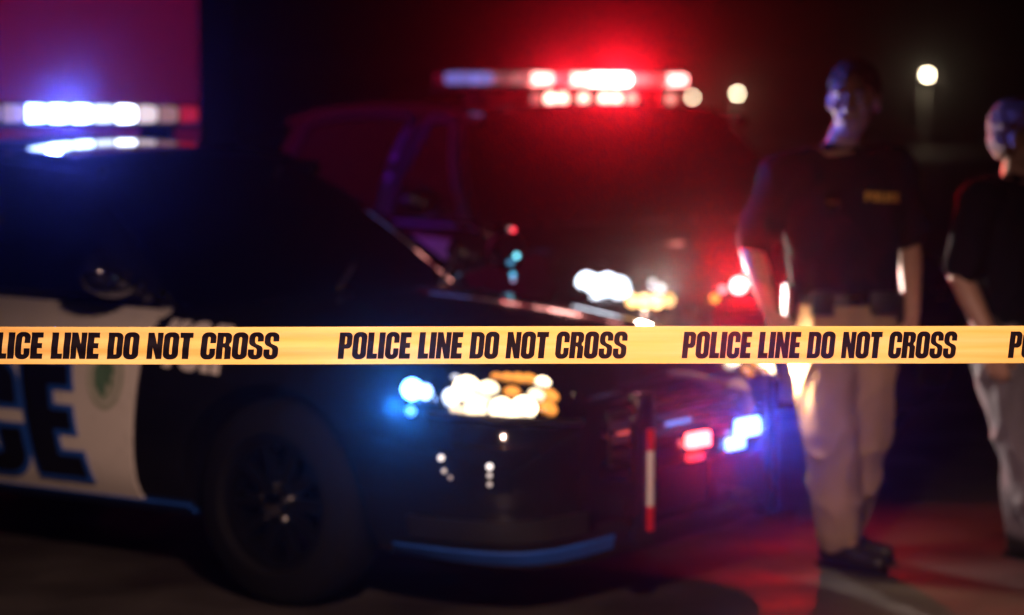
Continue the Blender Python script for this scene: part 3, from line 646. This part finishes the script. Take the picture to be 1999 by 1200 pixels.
def person(name, loc, rz, label, g):
    root = empty(name, loc, R(rz)); tag(root, label, 'person', 'people standing by the vehicles')
    hc = Vector(g['head']); parts = head_parts(hc, g['hf'], g.get('hs', 1.))
    nk = Vector(g['neck'])
    parts += [('c', hc + Vector((0, .02, -.06)), nk, .054, .062)]
    parts += [('l', g['torso'])]
    for arm in g['arms']:
        sh, el, wr = arm['j']
        parts += [('c', nk + Vector((0, .01, -.03)), sh, .05, .058)] + seg_chain([sh, Vector(sh).lerp(Vector(el), .5), el, Vector(el).lerp(Vector(wr), .35), wr], [.058, .05, .042, .044, .029])
        parts += hand(wr, arm['hd'], arm['td'], arm['pn'])
    for leg in g['legs']:
        hp, kn, an = leg['j']
        parts += seg_chain([hp, Vector(hp).lerp(Vector(kn), .5), kn, Vector(kn).lerp(Vector(an), .35), an], [.088, .076, .056, .058, .038])
        a = Vector(an); parts += [('c', a, a + Vector(leg['fd']) * .12 + Vector((0, 0, -.062)), .034, .022)]
    body = blob(parts, 'body', SKIN, root, .0075, 3)
    face_bits(hc, g['hf'], root, g['hair'], name + g['eye'], g.get('hs', 1.), g.get('long', False))
    # shirt
    sp_ = [('l', [((c[0], c[1], c[2]), rx + .022, ry + .022) for c, rx, ry in g['torso'] if c[2] > g['waist'] - .05])]
    for arm in g['arms']:
        sh, el, wr = [Vector(q) for q in arm['j']]; m1 = sh.lerp(el, .80)
        sp_ += [('c', nk + Vector((0, .015, -.055)), sh, .062, .078)] + seg_chain([sh, sh.lerp(el, .4), m1], [.078, .072, .075])
    sp_ += [('c', nk + Vector((0, .012, -.035)), nk + Vector((0, .012, -.06)), .066, .085)]
    shirt = blob(sp_, 'shirt', g['shirt'], root, .009, 3, (.012, 7, .8))
    bmc = lathe([(.068, -.012), (.078, -.014), (.072, .022), (.063, .024)], 'Z', 28, closed=True); cl = obj('collar', bmc, g['shirt'], shirt); cl.location = nk + Vector((0, .012, -.012)); cl.rotation_euler = (R(-14), 0, 0)
    # trousers
    wz = g['waist']; tp = [('l', [((c[0], c[1], c[2]), rx + .014, ry + .016) for c, rx, ry in g['torso'] if c[2] < wz + .03])]
    for leg in g['legs']:
        hp, kn, an = [Vector(q) for q in leg['j']]
        tp += seg_chain([hp, hp.lerp(kn, .5), kn, kn.lerp(an, .5), an + Vector((0, 0, .03))], [.112, .108, .096, .092, .082])
        for k in range(5):
            t = random.random(); pp = kn.lerp(an, t); a = random.uniform(0, 6.28)
            tp += [('c', pp + Vector((math.cos(a) * .078, math.sin(a) * .078, 0)), pp + Vector((math.cos(a + .9) * .080, math.sin(a + .9) * .080, random.uniform(.03, .09))), .018, .012)]
    tr = blob(tp, 'trousers', g['trousers'], root, .009, 3, (.013, 9, .45))
    bl = g['torso']; cz = min(bl, key=lambda q: abs(q[0][2] - wz)); 
    rg = bmesh.new(); A = []
    for zz, ex in ((wz - .022, .028), (wz + .022, .028), (wz + .022, .014), (wz - .022, .014)):
        A.append([rg.verts.new((cz[0][0] + (cz[1] + ex) * math.cos(2 * math.pi * k / 40), cz[0][1] + (cz[2] + ex) * math.sin(2 * math.pi * k / 40), zz)) for k in range(40)])
    for i in range(4):
        for k in range(40): rg.faces.new((A[i][k], A[i][(k + 1) % 40], A[(i + 1) % 4][(k + 1) % 40], A[(i + 1) % 4][k]))
    bmesh.ops.recalc_face_normals(rg, faces=rg.faces); belt = obj('belt', rg, LEATH, root)
    obj('buckle', box((cz[0][0], cz[0][1] - cz[2] - .03, wz), (.05, .012, .04), .004), CHROME, belt)
    obj('holster', box((cz[0][0] + .19, cz[0][1], wz - .08), (.05, .10, .2), .02), LEATH, belt)
    for leg in g['legs']:
        an = Vector(leg['j'][2]); fd = Vector(leg['fd']).normalized(); heel = Vector((an.x, an.y, 0)) - fd * .04
        sh_ = blob([('c', Vector((an.x, an.y, .06)), Vector((an.x, an.y, .125)), .05, .05), ('c', heel + Vector((0, 0, .045)), heel + Vector((0, 0, .10)), .044, .045), ('c', heel + Vector((0, 0, .045)), heel + fd * .12 + Vector((0, 0, .05)), .045, .044), ('c', heel + fd * .12 + Vector((0, 0, .042)), heel + fd * .22 + Vector((0, 0, .036)), .046, .032)], 'shoe', LEATH, root, .007, 2)
        for v in sh_.data.vertices: v.co.z = max(v.co.z, .012)
        obj('sole', slab([[heel + fd * q + Vector((-fd.y, fd.x, 0)) * ww * sgn + Vector((0, 0, .016)) for sgn in (-1, 1)] for q, ww in ((-.045, .03), (-.02, .044), (.12, .048), (.20, .042), (.25, .022))], .014), RUBBER, sh_)
    return root, shirt
T1 = [((0, 0, .80), .165, .115), ((0, 0, .90), .175, .122), ((0, 0, .98), .168, .118), ((0, 0, 1.10), .172, .115), ((0, 0, 1.25), .190, .122), ((0, .0, 1.36), .195, .118), ((0, .01, 1.44), .165, .10), ((0, .015, 1.50), .09, .075)]
T1 = [((c[0] + (c[2] - .9) * -.035, c[1], c[2]), rx, ry) for c, rx, ry in T1]
p1, shirt1 = person('person', (1.215, 8.80, 0), 6, 'person in dark short-sleeved shirt with yellow chest lettering, khaki trousers, hands at sides', dict(
    head=(.012, -.05, 1.700), hf=-24, hs=1.12, neck=(-.022, .0, 1.530), torso=T1, waist=.985, hair=HAIRB, eye='a', shirt=SHIRT, trousers=KHAKI,
    arms=[dict(j=((-.235, .01, 1.435), (-.335, .06, 1.155), (-.300, -.13, .945)), hd=(.35, -.35, -1), td=(.5, -.8, 0), pn=(1, 0, 0)),
          dict(j=((.185, .01, 1.460), (.262, .09, 1.175), (.240, -.04, .925)), hd=(-.18, -.2, -1), td=(-.5, -.8, 0), pn=(-1, 0, 0))],
    legs=[dict(j=((-.092, 0, .88), (-.075, -.10, .50), (-.025, -.05, .105)), fd=(.62, -.78, 0)), dict(j=((.085, .02, .88), (.085, .03, .50), (.035, .15, .105)), fd=(.75, -.65, 0))]))
bt = [c for c in p1.children if c.name.startswith('belt')][0]
obj('radio', box((-.21, -.02, .955), (.04, .07, .16), .012), PLASTIC, bt); obj('pouch', box((-.12, -.15, .975), (.08, .035, .09), .012), LEATH, bt); obj('pouch', box((.10, -.155, .975), (.09, .035, .08), .012), LEATH, bt)
obj('badge', box((-.085, -.15, 1.34), (.05, .01, .06), .004), CHROME, shirt1)
me, wd = text_mesh('POLICE', .034, slant=0, xs=1.35, track=.08, th=.002)
bm = bmesh.new(); bm.from_mesh(shirt1.data); bv = BVHTree.FromBMesh(bm); bm.free()
bm = bmesh.new(); bm.from_mesh(me)
for v in bm.verts:
    x = .035 + v.co.x; z = 1.34 + v.co.y - .05 * v.co.x; h, n, i, dd = bv.ray_cast(Vector((x, -1, z)), Vector((0, 1, 0)))
    v.co = (h if h else Vector((x, -.15, z))) + Vector((0, -.006, 0)) + Vector((0, -v.co.z, 0))
obj('chest_lettering', bm, LETY, shirt1, smooth=False)
T2 = [((c[0], c[1], c[2] * .925), rx * .95, ry) for c, rx, ry in T1]
person('person', (1.835, 8.78, 0), 42, 'person in dark clothes with grey trousers, cut by the right edge of the picture', dict(
    head=(-.01, -.03, 1.565), hf=24, hs=1.08, neck=(0, 0, 1.42), torso=T2, waist=.91, hair=HAIRL, eye='b', shirt=SHIRT, trousers=GREYT, long=True,
    arms=[dict(j=((-.205, .01, 1.345), (-.265, .05, 1.07), (-.25, -.08, .845)), hd=(.1, -.2, -1), td=(.5, -.8, 0), pn=(1, 0, 0)),
          dict(j=((.205, .01, 1.345), (.27, .03, 1.07), (.25, -.09, .85)), hd=(-.1, -.2, -1), td=(-.5, -.8, 0), pn=(-1, 0, 0))],
    legs=[dict(j=((-.09, 0, .81), (-.07, -.10, .46), (-.03, -.20, .105)), fd=(0, -1, 0)), dict(j=((.09, .0, .81), (.12, .02, .46), (.17, .06, .105)), fd=(.1, -1, 0))]))

# ------------------------------------------------------------------ street lamps
POLE = mat('galvanised_pole', (.25, .25, .25), rough=.5, metal=.6)
def street_lamp(loc, h, label, s, lightI=0):
    r_ = empty('street_lamp', loc); tag(r_, label, 'street lamp', 'street lamps')
    obj('pole', tube([(0, 0, 0), (0, 0, h * .5), (0, 0, h - .1)], .09, 12, r1=.055), POLE, r_)
    obj('base', box((0, 0, .1), (.3, .3, .2), .03), POLE, r_)
    obj('arm', tube([(0, 0, h - .15), (0, -.3, h + .02), (0, -.8, h + .08)], .035), POLE, r_)
    hd = obj('lamp_head', box((0, -1.05, h + .1), (.34, .7, .12), .04), POLE, r_)
    bm = bmesh.new(); bmesh.ops.create_uvsphere(bm, u_segments=18, v_segments=10, radius=1)
    for v in bm.verts: v.co = Vector((v.co.x * .19, v.co.y * .19, v.co.z * .17))
    g_ = obj('globe', bm, lampmat((1, .84, .55), s * 2), hd); g_.location = (0, -1.05, h - .1)
    if lightI: light('lamp_light', r_, (0, -1.05, h - .45), (0, 0, -1), (1, .8, .5), lightI, .1, 150)
    return r_
street_lamp((23.1, 250, 0), 5.25, 'distant warm street lamp glowing beside the roof bar of the utility vehicle', 26, 60)
street_lamp((28.9, 170, 0), 5.4, 'distant warm street lamp glowing between the two heads, the highest light at right', 26, 60)
street_lamp((17.75, 240, 0), 4.75, 'distant street lamp half hidden behind the right end of the red bar', 14, 20)

# ------------------------------------------------------------------ barrier tape
tm = bpy.data.materials.new('barrier_tape_plastic'); tm.use_nodes = True; n = tm.node_tree; p = n.nodes['Principled BSDF']
tc = n.nodes.new('ShaderNodeTexCoord'); mp = n.nodes.new('ShaderNodeMapping'); mp.inputs['Scale'].default_value = (2.2, 1, 55)
nz = n.nodes.new('ShaderNodeTexNoise'); nz.inputs['Scale'].default_value = 1; nz.inputs['Detail'].default_value = 3
n.links.new(tc.outputs['Object'], mp.inputs[0]); n.links.new(mp.outputs[0], nz.inputs['Vector'])
cr = n.nodes.new('ShaderNodeValToRGB'); cr.color_ramp.elements[0].color = (.90, .56, .12, 1); cr.color_ramp.elements[1].color = (.95, .69, .27, 1)
cr.color_ramp.elements[0].position = .3; cr.color_ramp.elements[1].position = .65
n.links.new(nz.outputs['Fac'], cr.inputs[0]); n.links.new(cr.outputs[0], p.inputs['Base Color']); p.inputs['Roughness'].default_value = .38
bp = n.nodes.new('ShaderNodeBump'); bp.inputs['Strength'].default_value = .25; bp.inputs['Distance'].default_value = .004
n.links.new(nz.outputs['Fac'], bp.inputs['Height']); n.links.new(bp.outputs[0], p.inputs['Normal'])
trn = n.nodes.new('ShaderNodeBsdfTranslucent'); n.links.new(cr.outputs[0], trn.inputs[0])
mxs = n.nodes.new('ShaderNodeMixShader'); mxs.inputs[0].default_value = .35
n.links.new(p.outputs[0], mxs.inputs[1]); n.links.new(trn.outputs[0], mxs.inputs[2]); n.links.new(mxs.outputs[0], n.nodes['Material Output'].inputs['Surface'])
TD, TZ, TH = 4.93, 1.157, .0768
def tape_y(x, z): return .0012 * math.sin(x * 3.1 + z * 30) * 1.0 + (.0014 * math.sin(z * 170 + x * 1.3) * (1 if x < -.2 else .25)) + .003 * math.sin(x * 1.1)
def tape_dz(x): return .0006 * math.sin(x * 4.2 + 1) + (.0018 * max(0, x) ** 1.3)
rows = []
NX = 420
for i in range(NX + 1):
    x = -3.6 + 7.2 * i / NX
    rows.append([(x, tape_y(x, TH * (j / 10 - .5)), TH * (j / 10 - .5) + tape_dz(x)) for j in range(11)])
tape = obj('barrier_tape', slab(rows, -.0003), tm); tape.location = (0, TD, TZ)
tag(tape, 'yellow barrier tape with black POLICE LINE DO NOT CROSS lettering stretched across the front', 'barrier tape')
INK = mat('black_ink', (.004, .002, .003), rough=.7, spec=.08, var=.2)
me, tw = text_mesh('POLICE LINE DO NOT CROSS', .0545, slant=.105, track=.032, word=.27, th=.0001)
PX = 4720 / TD
for k, (px, pe) in enumerate(((-762, -165), (-76, 545), (657.5, 1227), (1332, 1873), (1972, 2500), (2600, 3120))):
    x0 = (px - 999.5) / PX; fx = (pe - px) / PX / (tw + .0035)
    bm = bmesh.new(); bm.from_mesh(me); gridcut(bm, (1, 0, 0), .02); gridcut(bm, (0, 1, 0), .004)
    for v in bm.verts:
        x = x0 + v.co.x * fx; z = v.co.y - .02755
        v.co = (x, tape_y(x, z) - .0008 - v.co.z, z + tape_dz(x))
    obj('lettering', bm, INK, tape, smooth=False)

# added, unseen lamp and post on the near side, made up to light the tape
kl = empty('street_lamp', (-.9, 2.0, 0)); tag(kl, 'added warm lamp post, unseen, put on the near side to light the tape', 'street lamp', 'street lamps')
obj('pole', tube([(-1.2, 0, 0), (-1.2, 0, 3.2)], .05, 12), POLE, kl); obj('arm', tube([(-1.2, 0, 3.15), (0, .6, 3.0), (1.0, 1.1, 2.7)], .03), POLE, kl)  # pole and arm of the added, unseen lamp post
obj('lamp_head', box((1.03, 1.15, 2.66), (.3, .4, .08), .03), POLE, kl)  # head of the added, unseen lamp post
light('lamp_light', kl, (1.03, 1.2, 2.5), (.02, 3.2, -3.2), (1, .60, .46), 56, .10, 80, .6)  # added light for the tape, no real lamp here

# ------------------------------------------------------------------ haze
hm = bpy.data.materials.new('haze_air'); hm.use_nodes = True; n = hm.node_tree; n.nodes.clear()
o_ = n.nodes.new('ShaderNodeOutputMaterial'); v_ = n.nodes.new('ShaderNodeVolumePrincipled')
v_.inputs['Color'].default_value = (.9, .9, .9, 1); v_.inputs['Density'].default_value = .0013; v_.inputs['Anisotropy'].default_value = .975
n.links.new(v_.outputs[0], o_.inputs['Volume'])
hz = obj('haze', box((0, 130, 4), (400, 300, 10)), hm, smooth=False); tag(hz, 'thin night haze hanging over the whole lot', 'haze', kind='stuff')
